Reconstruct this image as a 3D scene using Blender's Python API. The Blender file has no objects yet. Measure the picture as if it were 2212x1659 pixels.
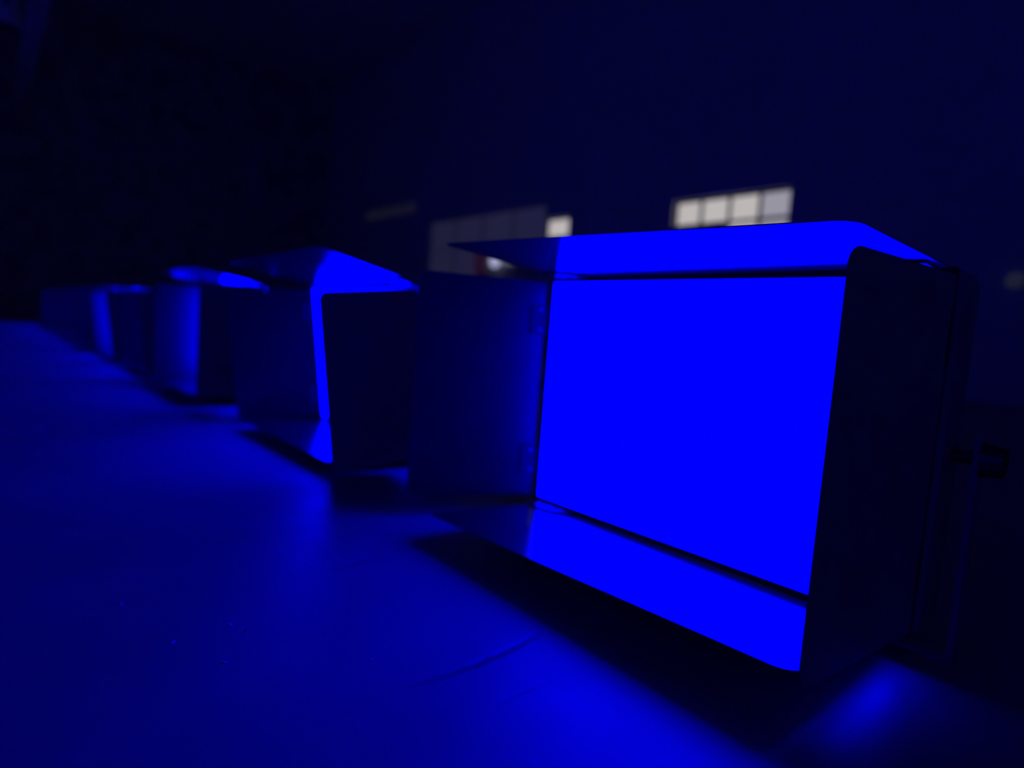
import bpy, bmesh, math, random
from mathutils import Vector, Matrix
random.seed(7)
C = bpy.context.scene.collection
scn = bpy.context.scene

# ------------------------------------------------------------------ units
S = 0.36          # metres per panel height: the light panels are 0.36 m tall
F = 0.10          # floor lies 0.10 panel heights under the panel opening
W = 1.529         # panel opening width
M = 0.029         # hinge line margin around the opening
def u(x, y, z):   # panel-height units -> metres, floor at z = 0
    return Vector((x * S, y * S, (z + F) * S))

# ------------------------------------------------------------------ camera
cam_d = bpy.data.cameras.new('camera'); cam = bpy.data.objects.new('camera', cam_d); C.objects.link(cam)
cr = Vector((0.64738662, 0.7585441, 0.07417159)); cu = Vector((-0.11123479, -0.00224007, 0.99379163)); cf = Vector((-0.75400092, 0.65161786, -0.0829263))
mw = Matrix((cr, cu, -cf)).transposed().to_4x4()
mw.translation = u(2.06492759, -1.99815701, 0.75806461)
cam.matrix_world = mw
cam_d.sensor_width = 36.0
cam_d.lens = 36.0 * 1331.1 / 2212.0
cam_d.clip_start = 0.02; cam_d.clip_end = 200
cam_d.dof.use_dof = True
cam_d.dof.focus_distance = 1.45 * S
cam_d.dof.aperture_fstop = 2.3
scn.camera = cam

# ------------------------------------------------------------------ light and exposure
world = bpy.data.worlds.new('night'); scn.world = world; world.use_nodes = True
world.node_tree.nodes['Background'].inputs[0].default_value = (0.02, 0.02, 0.03, 1)
world.node_tree.nodes['Background'].inputs[1].default_value = 0.02
scn.view_settings.view_transform = 'Standard'
scn.view_settings.look = 'None'
scn.view_settings.exposure = 0.0
scn.view_settings.gamma = 1.0
scn.view_settings.use_curve_mapping = False
PANEL_E = 14.0    # radiance of the blue panels

# ------------------------------------------------------------------ materials
def mat(name, col, rough=0.5, metal=0.0, spec=0.5, noise=0.0, nscale=20.0, bump=0.0, bscale=200.0):
    m = bpy.data.materials.new(name); m.use_nodes = True
    nt = m.node_tree; b = nt.nodes['Principled BSDF']
    b.inputs['Base Color'].default_value = (*col, 1); b.inputs['Roughness'].default_value = rough
    b.inputs['Metallic'].default_value = metal; b.inputs['Specular IOR Level'].default_value = spec
    tc = nt.nodes.new('ShaderNodeTexCoord')
    if noise:
        n = nt.nodes.new('ShaderNodeTexNoise'); n.inputs['Scale'].default_value = nscale; n.inputs['Detail'].default_value = 5
        nt.links.new(tc.outputs['Object'], n.inputs['Vector'])
        r = nt.nodes.new('ShaderNodeValToRGB')
        r.color_ramp.elements[0].position = 0.3; r.color_ramp.elements[1].position = 0.7
        r.color_ramp.elements[0].color = (*[c * (1 - noise) for c in col], 1)
        r.color_ramp.elements[1].color = (*[min(1, c * (1 + noise)) for c in col], 1)
        nt.links.new(n.outputs['Fac'], r.inputs['Fac']); nt.links.new(r.outputs['Color'], b.inputs['Base Color'])
    if bump:
        n2 = nt.nodes.new('ShaderNodeTexNoise'); n2.inputs['Scale'].default_value = bscale; n2.inputs['Detail'].default_value = 3
        nt.links.new(tc.outputs['Object'], n2.inputs['Vector'])
        bp = nt.nodes.new('ShaderNodeBump'); bp.inputs['Strength'].default_value = bump; bp.inputs['Distance'].default_value = 0.002
        nt.links.new(n2.outputs['Fac'], bp.inputs['Height']); nt.links.new(bp.outputs['Normal'], b.inputs['Normal'])
    return m
def emit(name, col, e, base=0.05):
    m = mat(name, (base, base, base), 0.4)
    b = m.node_tree.nodes['Principled BSDF']
    b.inputs['Emission Color'].default_value = (*col, 1); b.inputs['Emission Strength'].default_value = e
    b.inputs['Specular IOR Level'].default_value = 0.2
    return m
DOOR = mat('black_satin_door', (0.019, 0.019, 0.019), 0.20, 0, 0.9, 0.2, 30, 0.05, 900)
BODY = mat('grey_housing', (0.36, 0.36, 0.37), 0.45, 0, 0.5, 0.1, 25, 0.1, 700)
OUTER = mat('lightened_door_back', (0.36, 0.36, 0.37), 0.35, 0, 0.5, 0.1, 25, 0.05, 900)  # door backs lightened in place of the veiling glare on them
BEZEL = mat('black_bezel', (0.012, 0.012, 0.012), 0.5)
STEEL = mat('dark_steel', (0.10, 0.10, 0.10), 0.3, 0.8)
SCREW = mat('screw_steel', (0.45, 0.45, 0.45), 0.35, 1.0)
PANEL = emit('blue_diffuser', (0.0, 0.0, 1.0), PANEL_E)
CONC = mat('white_wall', (0.86, 0.86, 0.86), 0.85, 0, 0.3, 0.05, 0.5)
CEIL = mat('white_ceiling', (0.84, 0.84, 0.84), 0.9, 0, 0.2, 0.05, 0.4)
DRAPE = mat('grey_wall_cloth', (0.5, 0.5, 0.5), 0.9, 0, 0.2, 0.3, 3)
PALE = mat('pale_paint', (0.93, 0.93, 0.93), 0.8, 0, 0.3, 0.15, 2)
FRAME = mat('window_frame_paint', (0.5, 0.5, 0.5), 0.6)
BEAM = mat('painted_steel', (0.8, 0.8, 0.8), 0.55, 0, 0.5, 0.15, 4)
CRUMB = mat('pale_crumb', (0.92, 0.92, 0.90), 0.8)
CRUMBD = mat('dark_crumb', (0.03, 0.03, 0.03), 0.8)
PANE_W = emit('bright_pane', (0.50, 0.465, 0.46), 1.0)
PANE_B = emit('cool_pane', (0.31, 0.30, 0.355), 1.0)
PANE_G = emit('dim_grey_pane', (0.0120, 0.0123, 0.0200), 1.0, 0.8)  # weak grey emission for the dim patch on the back wall
PANE_F = emit('faint_pane', (0.0055, 0.0058, 0.0070), 1.0, 0.7)
BULB = emit('lamp_glass', (0.40, 0.41, 0.64), 1.0)
BULB2 = emit('dim_lamp_glass', (0.010, 0.012, 0.03), 1.0)

def floor_material():
    m = bpy.data.materials.new('scuffed_floor'); m.use_nodes = True
    nt = m.node_tree; b = nt.nodes['Principled BSDF']; N = nt.nodes.new; L = nt.links.new
    geo = N('ShaderNodeNewGeometry'); sep = N('ShaderNodeSeparateXYZ'); L(geo.outputs['Position'], sep.inputs[0])
    def math_(op, a, bb=None, clamp=False):
        n = N('ShaderNodeMath'); n.operation = op; n.use_clamp = clamp
        for i, v in enumerate((a, bb)):
            if v is None: continue
            if isinstance(v, (int, float)): n.inputs[i].default_value = v
            else: L(v, n.inputs[i])
        return n.outputs[0]
    def noise(scale, detail=4):
        n = N('ShaderNodeTexNoise'); n.inputs['Scale'].default_value = scale; n.inputs['Detail'].default_value = detail
        L(geo.outputs['Position'], n.inputs['Vector']); return n.outputs['Fac']
    X, Y = sep.outputs[0], sep.outputs[1]
    wob = math_('MULTIPLY', math_('SUBTRACT', noise(60, 3), 0.5), 0.004)
    dark = None; step = None
    # two creases in the floor covering: gently bowed lines, with ends that fade out
    for (x0, k, yb, ym, half, wd, amp) in ((0.886, -0.33, -1.09, -1.01, 0.25, 0.0068, 1.0), (0.141, -1.3, -1.07, -1.02, 0.16, 0.0042, 0.9), (1.05, 0.3, -1.02, -1.02, 0.12, 0.002, 0.25)):
        dy = math_('SUBTRACT', Y, ym * S)
        db = math_('SUBTRACT', Y, yb * S)
        bow = math_('MULTIPLY', math_('MULTIPLY', db, db), k / S)
        dx = math_('ADD', math_('SUBTRACT', math_('SUBTRACT', X, x0 * S), bow), wob)
        fade = math_('SUBTRACT', 1.0, math_('DIVIDE', math_('ABSOLUTE', dy), half * S), True)
        fade = math_('MULTIPLY', math_('POWER', fade, 0.6), amp)
        line = math_('MULTIPLY', math_('SUBTRACT', 1.0, math_('DIVIDE', math_('ABSOLUTE', dx), wd), True), fade)
        ramp = math_('MULTIPLY', math_('ADD', math_('DIVIDE', dx, 0.05), 0.5, True), fade)
        h = math_('SUBTRACT', 0.0, line)
        dark = line if dark is None else math_('MAXIMUM', dark, line)
        step = h if step is None else math_('ADD', step, h)
    grime = N('ShaderNodeValToRGB'); L(noise(5.0, 6), grime.inputs['Fac'])
    grime.color_ramp.elements[0].position = 0.3; grime.color_ramp.elements[0].color = (0.235, 0.235, 0.235, 1)
    grime.color_ramp.elements[1].position = 0.72; grime.color_ramp.elements[1].color = (0.30, 0.30, 0.30, 1)
    mix = N('ShaderNodeMixRGB'); mix.blend_type = 'MIX'
    L(math_('MULTIPLY', dark, 0.75), mix.inputs['Fac']); L(grime.outputs['Color'], mix.inputs['Color1']); mix.inputs['Color2'].default_value = (0.05, 0.05, 0.05, 1)
    L(mix.outputs['Color'], b.inputs['Base Color'])
    b.inputs['Roughness'].default_value = 0.42
    L(math_('ADD', math_('MULTIPLY', noise(9, 5), 0.2), 0.32), b.inputs['Roughness'])
    b.inputs['Specular IOR Level'].default_value = 0.4
    bp = N('ShaderNodeBump'); bp.inputs['Strength'].default_value = 0.5; bp.inputs['Distance'].default_value = 0.004
    L(math_('ADD', step, math_('ADD', math_('MULTIPLY', noise(14, 4), 0.12), math_('MULTIPLY', noise(350, 2), 0.02))), bp.inputs['Height'])
    L(bp.outputs['Normal'], b.inputs['Normal'])
    return m
FLOOR = floor_material()

# ------------------------------------------------------------------ mesh helpers
def mesh(name, bm, material, bevel=0.0, seg=2, smooth=False):
    if bevel:
        bmesh.ops.bevel(bm, geom=list(bm.edges), offset=bevel, segments=seg, profile=0.5, affect='EDGES', clamp_overlap=True)
    bmesh.ops.recalc_face_normals(bm, faces=list(bm.faces))
    me = bpy.data.meshes.new(name); bm.to_mesh(me); bm.free(); me.materials.append(material)
    if smooth:
        for p in me.polygons: p.use_smooth = True
    return me
def link(name, me, parent=None, matrix=None):
    o = bpy.data.objects.new(name, me); C.objects.link(o)
    if parent is not None: o.parent = parent
    if matrix is not None: o.matrix_local = matrix
    return o
def box(bm, lo, hi):
    r = bmesh.ops.create_cube(bm, size=1.0)
    lo, hi = Vector(lo), Vector(hi)
    for v in r['verts']:
        v.co = Vector(((v.co[i] + 0.5) * (hi[i] - lo[i]) + lo[i] for i in range(3)))
    return r['verts']
def cyl(bm, a, b, r, seg=16, r2=None):
    a, b = Vector(a), Vector(b); d = b - a
    q = Vector((0, 0, 1)).rotation_difference(d.normalized())
    x = bmesh.ops.create_cone(bm, cap_ends=True, segments=seg, radius1=r, radius2=r if r2 is None else r2, depth=d.length)
    for v in x['verts']: v.co = q @ v.co + (a + b) / 2
    return x['verts']
def plate(bm, pts, z0, z1):          # extruded outline
    lo = [bm.verts.new((x, y, z0)) for x, y in pts]; hi = [bm.verts.new((x, y, z1)) for x, y in pts]
    n = len(pts); bm.faces.new(lo[::-1]); bm.faces.new(hi)
    for i in range(n): bm.faces.new((lo[i], lo[(i + 1) % n], hi[(i + 1) % n], hi[i]))
def structure(name, bm, m, parent=None, label=None):
    o = link(name, mesh(name, bm, m), parent)
    if parent is None: o['kind'] = 'structure'
    return o
def tag(o, label, cat, group=None):
    o['label'] = label; o['category'] = cat
    if group: o['group'] = group
    return o
def cached(store, key, make):
    if key not in store: store[key] = make()
    return store[key]

# ------------------------------------------------------------------ the hall
XL, XR, YB, YF, ZC = -42 * S, 6 * S, 17 * S, -7 * S, 17.2 * S
T = 0.2
bm = bmesh.new(); box(bm, (XL - T, YF - T, -0.2), (XR + T, YB + T, 0.0)); structure('floor', bm, FLOOR)
bm = bmesh.new(); box(bm, (XL - T, YF - T, ZC), (XR + T, YB + T, ZC + 0.2)); structure('ceiling', bm, CEIL)
bm = bmesh.new(); box(bm, (XL - T, YF - T, 0), (XL, YB + T, ZC)); structure('wall_left', bm, DRAPE)
bm = bmesh.new(); box(bm, (XR, YF - T, 0), (XR + T, YB + T, ZC)); structure('wall_right', bm, CONC)
bm = bmesh.new(); box(bm, (XL, YF - T, 0), (XR, YF, ZC)); structure('wall_front', bm, CONC)
# back wall, built around its window openings
wins = [('window_1', -11.72, 4.10, 4, 1.085, 2, 0.92), ('window_2', -18.50, 5.02, 1, 1.50, 1, 0.90),
        ('window_3', -28.0, 3.40, 4, 2.375, 2, 1.58), ('window_4', -36.0, 7.25, 4, 1.6, 1, 0.75)]
def back_wall():
    bm = bmesh.new()
    xs = sorted({XL, XR} | {w[1] * S for w in wins} | {(w[1] + w[3] * w[4]) * S for w in wins})
    for a, b in zip(xs[:-1], xs[1:]):
        mid = (a + b) / 2; hole = None
        for w in wins:
            if w[1] * S < mid < (w[1] + w[3] * w[4]) * S: hole = ((w[2] + F) * S, (w[2] + w[5] * w[6] + F) * S)
        if hole:
            box(bm, (a, YB, 0), (b, YB + T, hole[0])); box(bm, (a, YB, hole[1]), (b, YB + T, ZC))
        else: box(bm, (a, YB, 0), (b, YB + T, ZC))
    bmesh.ops.remove_doubles(bm, verts=list(bm.verts), dist=1e-5)
    return structure('wall_back', bm, CONC)
back_wall()
for (nm, x0, z0, nx, pw, nz, ph) in wins:
    ax, az = x0 * S, (z0 + F) * S; pw *= S; ph *= S; bar = 0.018 if nm in ('window_1', 'window_2') else 0.007
    bm = bmesh.new()
    for i in range(nx + 1):
        c = min(max(ax + i * pw, ax + bar), ax + nx * pw - bar); box(bm, (c - bar, YB + 0.05, az), (c + bar, YB + 0.12, az + nz * ph))
    for k in range(nz + 1):
        c = min(max(az + k * ph, az + bar), az + nz * ph - bar); box(bm, (ax, YB + 0.045, c - bar), (ax + nx * pw, YB + 0.125, c + bar))
    fr = structure(nm, bm, FRAME)
    for k in range(nz):
        for i in range(nx):
            m_ = {'window_1': PANE_B if i == 3 else PANE_W, 'window_2': PANE_W, 'window_3': PANE_G, 'window_4': PANE_F}[nm]
            solid = k == 0 and ((nm == 'window_1' and i < 2) or (nm == 'window_3' and i > 1))          # boarded over
            bm = bmesh.new(); box(bm, (ax + i * pw + 0.004, YB + (0.0 if solid else 0.08), az + k * ph + 0.004), (ax + (i + 1) * pw - 0.004, YB + 0.088, az + (k + 1) * ph - 0.004))
            structure('board' if solid else 'pane', bm, FRAME if solid else m_, fr)
# pale pilaster between the two bright windows
bm = bmesh.new(); box(bm, (-15.72 * S, YB - 0.04, 0), (-14.15 * S, YB, (8.6 + F) * S)); structure('trim_1', bm, PALE)

# overhead steel beam running along the hall above the row
bm = bmesh.new()
yb, zb, hw = -0.66 * S, (10.0 + F) * S, 0.25 * S
box(bm, (XL + 0.01, yb - hw, zb), (-8 * S, yb + hw, zb + 0.02))
box(bm, (XL + 0.01, yb - 0.012, zb + 0.02), (-8 * S, yb + 0.012, zb + 0.2))
box(bm, (XL + 0.01, yb - hw, zb + 0.2), (-8 * S, yb + hw, zb + 0.22))
bmesh.ops.remove_doubles(bm, verts=list(bm.verts), dist=1e-5)
bt = bpy.data.objects.new('overhead_beam', None); C.objects.link(bt); bt.location = (XL / 2, yb, zb)
tag(bt, 'grey steel beam hanging under the dark ceiling at the upper left', 'beam')
def under(o, p):
    o.parent = p; o.matrix_parent_inverse = Matrix.Translation(-p.location); return o
under(link('girder', mesh('girder', bm, BEAM)), bt)
for x in (-38, -30, -22, -14):
    bm = bmesh.new(); cyl(bm, (x * S, yb, zb + 0.215), (x * S, yb, ZC - 0.001), 0.02, 10); under(link('hanger_rod', mesh('hanger_rod', bm, STEEL)), bt)

# small fittings on the back wall
def wall_lamp(x, z, r, glass, label, arm=True):
    t = bpy.data.objects.new('wall_lamp', None); C.objects.link(t); t.location = u(x, 17, z); tag(t, label, 'lamp')
    bm = bmesh.new(); bmesh.ops.create_uvsphere(bm, u_segments=16, v_segments=10, radius=r)
    for v in bm.verts: v.co.y *= 0.6; v.co.y -= r * 0.75
    link('glass_globe', mesh('glass_globe', bm, glass, smooth=True), t)
    bm = bmesh.new(); cyl(bm, (0, 0, 0), (0, -r * 0.5, 0), r * 0.8, 16); link('base', mesh('base', bm, FRAME), t)
    if arm:
        bm = bmesh.new(); box(bm, (r * 0.7, -0.05, -0.055), (r + 0.30, 0, 0.02)); link('light_tube', mesh('light_tube', bm, emit('tube_glass', (0.11, 0.11, 0.16), 1.0), 0.012), t)
wall_lamp(-21.6, 4.13, 0.11, BULB, 'small round white lamp with a short tube on the far wall')
wall_lamp(-1.56, 2.91, 0.07, BULB2, 'faint round lamp on the far wall at the right edge', False)
bx = link('red_box', None); bx.location = u(-22.7, 17, 4.15); tag(bx, 'dim red box on the far wall left of the small white lamp', 'box')  # red box, no lamp; its front glows so that the red shows
bm = bmesh.new(); box(bm, (-0.17, -0.06, -0.22), (0.17, 0, 0.22)); link('case', mesh('case', bm, FRAME, 0.01), bx)
bm = bmesh.new(); box(bm, (-0.15, -0.12, -0.20), (0.15, -0.058, 0.20)); link('lens', mesh('lens', bm, emit('red_box_glow', (0.015, 0.003, 0.010), 1.0, 0.2), 0.02), bx)  # box front with an added red glow instead of reflected light

# hanging stage light at the upper left corner, clamped to the beam on a side arm
st = link('stage_light', None); st.location = u(-23.5, -1.5, 9.4)
tag(st, 'dark stage light hung beside the beam at the upper left corner', 'stage light')
bm = bmesh.new(); cyl(bm, (0, 0, -0.16), (0, 0, 0.2), 0.15, 24, 0.11); link('can', mesh('can', bm, BEAM), st)
bm = bmesh.new(); cyl(bm, (0, 0, -0.165), (0, 0, -0.155), 0.135, 24); link('lens', mesh('lens', bm, STEEL), st)
bm = bmesh.new(); box(bm, (-0.19, -0.02, 0), (-0.17, 0.02, 0.26)); box(bm, (0.17, -0.02, 0), (0.19, 0.02, 0.26)); box(bm, (-0.19, -0.02, 0.25), (0.19, 0.02, 0.27))
link('yoke', mesh('yoke', bm, STEEL), st)
bm = bmesh.new(); cyl(bm, (0, -0.03, 0.28), (0, 0.32, 0.28), 0.02, 10); link('side_arm', mesh('side_arm', bm, STEEL), st)

# ------------------------------------------------------------------ panel lights
DM = {}
RAD = 0.05
def door_mesh(ln, L, twist):
    """flat leaf: hinge along local x (y=0), free edge at y=L, inner face towards +z"""
    def make():
        bm = bmesh.new(); y0 = 0.009
        out = [(-ln / 2, y0), (ln / 2, y0)]
        for k in range(7):
            a = k / 6 * math.pi / 2; out.append((ln / 2 - RAD + RAD * math.cos(a), L - RAD + RAD * math.sin(a)))
        n_ = 8
        for k in range(1, n_): out.append((ln / 2 - RAD - (ln - 2 * RAD) * k / n_, L))
        for k in range(7):
            a = math.pi / 2 + k / 6 * math.pi / 2; out.append((-ln / 2 + RAD + RAD * math.cos(a), L - RAD + RAD * math.sin(a)))
        plate(bm, out, -0.0016, 0.0016)
        # triangulated strips so that the leaf can be warped
        bmesh.ops.triangulate(bm, faces=[f for f in bm.faces if len(f.verts) > 4])
        for v in bm.verts:
            v.co.z += twist * (2 * v.co.x / ln) * (v.co.y / L); v.co *= S
        me = mesh('barn_door', bm, DOOR); me.materials.append(OUTER)      # black inside, outside lightened to stand in for glare
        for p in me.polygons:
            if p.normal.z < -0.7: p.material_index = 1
        return me
    return cached(DM, ('d', ln, L, twist), make)
def hinge_mesh(kind, side):
    def make():
        bm = bmesh.new()
        if kind == 'long':       # plate with one slanted end
            pts = [(0.02, 0.006), (0.225, 0.006), (0.225, 0.028), (0.145, 0.088), (0.02, 0.088)]
        else:
            pts = [(0.0, 0.006), (0.135, 0.006), (0.135, 0.075), (0.0, 0.075)]
        pts = [(x * side, y) for x, y in pts]
        if side < 0: pts = pts[::-1]
        plate(bm, pts, 0.0016, 0.012)
        e = 0.225 if kind == 'long' else 0.135
        cyl(bm, (side * (0.02 if kind == 'long' else 0), 0, 0.003), (side * e, 0, 0.002), 0.0075, 12)
        for v in bm.verts: v.co *= S
        me = mesh('hinge_plate', bm, DOOR if kind == 'long' else BEZEL); me.materials.append(BEZEL)
        for p in me.polygons:                        # matte barrel and cut edges, door paint on the flat
            if abs(p.normal.z) < 0.99 or p.center.y < 0.006 * S: p.material_index = 1
        return me
    return cached(DM, ('h', kind, side), make)
def screw_mesh():
    def make():
        bm = bmesh.new(); cyl(bm, (0, 0, 0), (0, 0, 0.0035 * S), 0.0075 * S, 12, 0.005 * S); return mesh('screw', bm, SCREW)
    return cached(DM, 's', make)
def rod_mesh(ln):
    def make():
        bm = bmesh.new(); cyl(bm, (-ln / 2 * S, 0, 0), (ln / 2 * S, 0, 0), 0.004 * S, 12); return mesh('hinge_rod', bm, STEEL)
    return cached(DM, ('r', ln), make)
def housing_mesh():
    bm = bmesh.new()
    def ring(y, mx, mt, mb, r):
        o = []
        x0, x1, z0, z1 = -mx, W + mx, -mb, 1 + mt
        for cx, cz, a0 in ((x1 - r, z1 - r, 0), (x0 + r, z1 - r, 90), (x0 + r, z0 + r, 180), (x1 - r, z0 + r, 270)):
            for k in range(5):
                a = math.radians(a0 + k * 22.5); o.append(bm.verts.new(((cx + r * math.cos(a)) * S, y * S, (cz + r * math.sin(a)) * S)))
        return o
    rings = [ring(0.03, .02, .02, .02, .03), ring(0.05, .036, .036, .036, .05), ring(0.20, .036, .036, .036, .05),
             ring(0.30, -.02, -.16, .03, .08), ring(0.36, -.22, -.28, -.02, .08)]
    for a, b in zip(rings[:-1], rings[1:]):
        for i in range(len(a)): bm.faces.new((a[i], a[(i + 1) % len(a)], b[(i + 1) % len(a)], b[i]))
    bm.faces.new(rings[-1]); bm.faces.new(rings[0][::-1])
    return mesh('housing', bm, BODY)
def bezel_mesh():
    bm = bmesh.new()
    def rect(m, y): return [bm.verts.new((x * S, y * S, z * S)) for x, z in ((-m, -m), (W + m, -m), (W + m, 1 + m), (-m, 1 + m))]
    rs = [rect(0.0, 0.028), rect(0.0, -0.001), rect(0.002, -0.003), rect(0.021, -0.003), rect(0.023, -0.001), rect(0.023, 0.03)]
    for a, b in zip(rs[:-1], rs[1:]):
        for i in range(4): bm.faces.new((a[i], a[(i + 1) % 4], b[(i + 1) % 4], b[i]))
    return mesh('bezel', bm, BEZEL)
def frame_m(o, x, y):      # matrix from origin, local x and local y
    x, y = Vector(x), Vector(y); z = x.cross(y)
    m = Matrix((x, y, z)).transposed().to_4x4(); m.translation = Vector(o) * S; return m
HOUSE, BEZ = housing_mesh(), bezel_mesh()
def diffuser():
    bm = bmesh.new(); box(bm, (0.0005 * S, -0.0005 * S, 0.0005 * S), ((W - 0.0005) * S, 0.026 * S, 0.9995 * S)); return mesh('diffuser', bm, PANEL)
DIFF = diffuser()
def yoke():
    bm = bmesh.new(); xa, xb = -0.10, W + 0.10
    for x in (xa, xb):
        box(bm, ((x - .008) * S, 0.11 * S, -F * S), ((x + .008) * S, 0.17 * S, 0.56 * S))
    box(bm, ((xa - .008) * S, 0.11 * S, -F * S), ((xb + .008) * S, 0.17 * S, (-F + .016) * S))
    bmesh.ops.remove_doubles(bm, verts=list(bm.verts), dist=1e-6)
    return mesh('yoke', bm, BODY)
YOKE = yoke()
def knob(s):
    bm = bmesh.new(); x = -0.10 if s < 0 else W + 0.10
    cyl(bm, ((x + s * .008) * S, .14 * S, .5 * S), ((x + s * .06) * S, .14 * S, .5 * S), .05 * S, 14, .042 * S)
    cyl(bm, ((x - s * .008) * S, .14 * S, .5 * S), ((x - s * .07) * S, .14 * S, .5 * S), .02 * S, 10)
    return mesh('tilt_knob', bm, STEEL)
KNOB = {-1: knob(-1), 1: knob(1)}
def foot():
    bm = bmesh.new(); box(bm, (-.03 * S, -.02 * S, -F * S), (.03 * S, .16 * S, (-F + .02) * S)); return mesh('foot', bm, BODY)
def latch():
    bm = bmesh.new(); cyl(bm, (0, 0, 0), (0, -.014 * S, 0), .011 * S, 10, .008 * S); return mesh('latch', bm, BEZEL)
LATCH = latch()

def panel_light(d, label, at=.06, ab=-.07, al=.38, ar=-.05, tt=0.0, tb=0.0, pitch=0.0, L=.62):
    t = bpy.data.objects.new('panel_light', None); C.objects.link(t)
    t.location = u(-d, 0, 0)
    tag(t, label, 'panel light', 'blue panel lights in a row on the floor')
    pv = Vector((0, .14, .5)) * S      # the head swings in its yoke about this axis
    H = Matrix.Translation(pv) @ Matrix.Rotation(pitch, 4, 'X') @ Matrix.Translation(-pv)
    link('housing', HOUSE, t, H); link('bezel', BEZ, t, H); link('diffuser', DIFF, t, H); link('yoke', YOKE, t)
    link('tilt_knob', KNOB[-1], t); link('tilt_knob', KNOB[1], t)
    link('latch', LATCH, t, H @ Matrix.Translation(Vector((-.008, -.003, .49)) * S))
    c, s = math.cos, math.sin
    R = lambda v, ax, a: Matrix.Rotation(a, 3, ax) @ Vector(v)
    specs = [('top', frame_m((W / 2, -.012, 1 + M), (1, 0, 0), (0, -c(at), s(at))), W, tt),
             ('bottom', frame_m((W / 2, -.012, -M), (-1, 0, 0), (0, -c(ab), -s(ab))), W - .045, -tb)]
    yl = Vector((-s(al), -c(al), 0)); xl = Vector((0, 0, 1)); yr = Vector((s(ar), -c(ar), 0)); xr = Vector((0, 0, -1))
    ml = frame_m((-M, -.012, .5), xl, yl)
    mr = frame_m((W + M, -.012, .5), xr, yr)
    specs += [('left', ml, 1.0, 0), ('right', mr, 1.0, 0)]
    for which, m, ln, tw in specs:
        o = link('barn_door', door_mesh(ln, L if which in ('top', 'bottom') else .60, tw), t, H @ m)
        link('hinge_rod', rod_mesh(ln), o)
        kind = 'long' if ln > 1.2 else 'short'
        for sd in (-1, 1):
            x = -ln / 2 if (sd == -1) else ln / 2
            x += 0 if kind == 'long' else (.105 if sd == -1 else -.105)
            h = link('hinge_plate', hinge_mesh(kind, -sd), o, Matrix.Translation((x * S, 0, 0)))
            for q in ((.10, .035), (.17, .035)) if kind == 'long' else ((.022, .03), (.113, .03)):
                link('screw', screw_mesh(), o, Matrix.Translation(((x - sd * q[0]) * S, q[1] * S, .012 * S)))
    return t

LAMPS = [
    (0.0, 'blue panel light nearest the camera, its lit face filling the right half', dict(at=.056, ab=-.089, al=.375, ar=-.074, tt=.021, tb=.021, L=.622)),
    (2.60, 'blue panel light second from the front, top door tilted up at one end', dict(at=.31, ab=-.165, al=.38, ar=-.06, tt=-.015, pitch=.13)),
    (5.35, 'blue panel light third from the front, with a brightly lit left door', dict(at=.14, ab=-.07, al=.03, ar=.16)),
    (7.75, 'blue panel light fourth from the front, its top door drooping', dict(at=.0, ab=-.14, al=.38, ar=.07, pitch=.12)),
    (10.2, 'blue panel light fifth from the front, a slanting bright left door', dict(at=.08, ab=-.14, al=-.09, ar=.07, pitch=.12)),
    (12.65, 'blue panel light sixth from the front along the receding row', dict(at=-.05, ab=-.05, al=.3, ar=.0)),
    (15.1, 'blue panel light fourth from the far end of the row', dict(at=-.02, ab=-.05, al=.35, ar=-.05)),
    (17.5, 'blue panel light third from the far end of the row', dict(at=-.10, ab=-.05, al=.3, ar=.0)),
    (20.0, 'blue panel light second from the far end of the row', dict(at=-.05, ab=-.05, al=.2, ar=.0)),
    (22.4, 'blue panel light at the far end of the row', dict(at=-.05, ab=-.05, al=.3, ar=.0)),
]
for d, lab, kw in LAMPS: panel_light(d, lab, **kw)

# ------------------------------------------------------------------ crumbs on the floor
crumbs = [(.357, -1.479, .007, 0, 'larger pale crumb on the floor just left of a dark speck'),
          (.408, -1.455, .0045, 1, 'tiny dark speck on the floor right beside a larger pale crumb'),
          (.400, -1.460, .0035, 0, 'tiny pale crumb touching the dark speck on the floor'),
          (.723, -1.242, .004, 0, 'tiny pale crumb on the floor left of the long dark crease'),
          (.378, -1.624, .0055, 0, 'pale crumb on the floor, second from the left edge of the photo'),
          (.075, -1.695, .006, 0, 'flat pale crumb on the floor nearest the left edge of the photo'),
          (.544, -1.546, .005, 0, 'pale crumb on the floor below and left of the dark speck')]
for i, (x, y, r, dk, lab) in enumerate(crumbs):
    bm = bmesh.new(); bmesh.ops.create_icosphere(bm, subdivisions=1, radius=r * S)
    k = random.uniform(.5, 1.6)
    for v in bm.verts: v.co = Vector((v.co.x * k, v.co.y / k, v.co.z * .3)) * random.uniform(.8, 1.2)
    zmin = min(v.co.z for v in bm.verts)
    for v in bm.verts: v.co.z -= zmin
    o = link('crumb', mesh('crumb', bm, CRUMBD if dk else CRUMB)); o.location = (x * S, y * S, 0.0); o.rotation_euler.z = random.uniform(0, 6)
    tag(o, lab, 'crumb', 'crumbs on the floor')
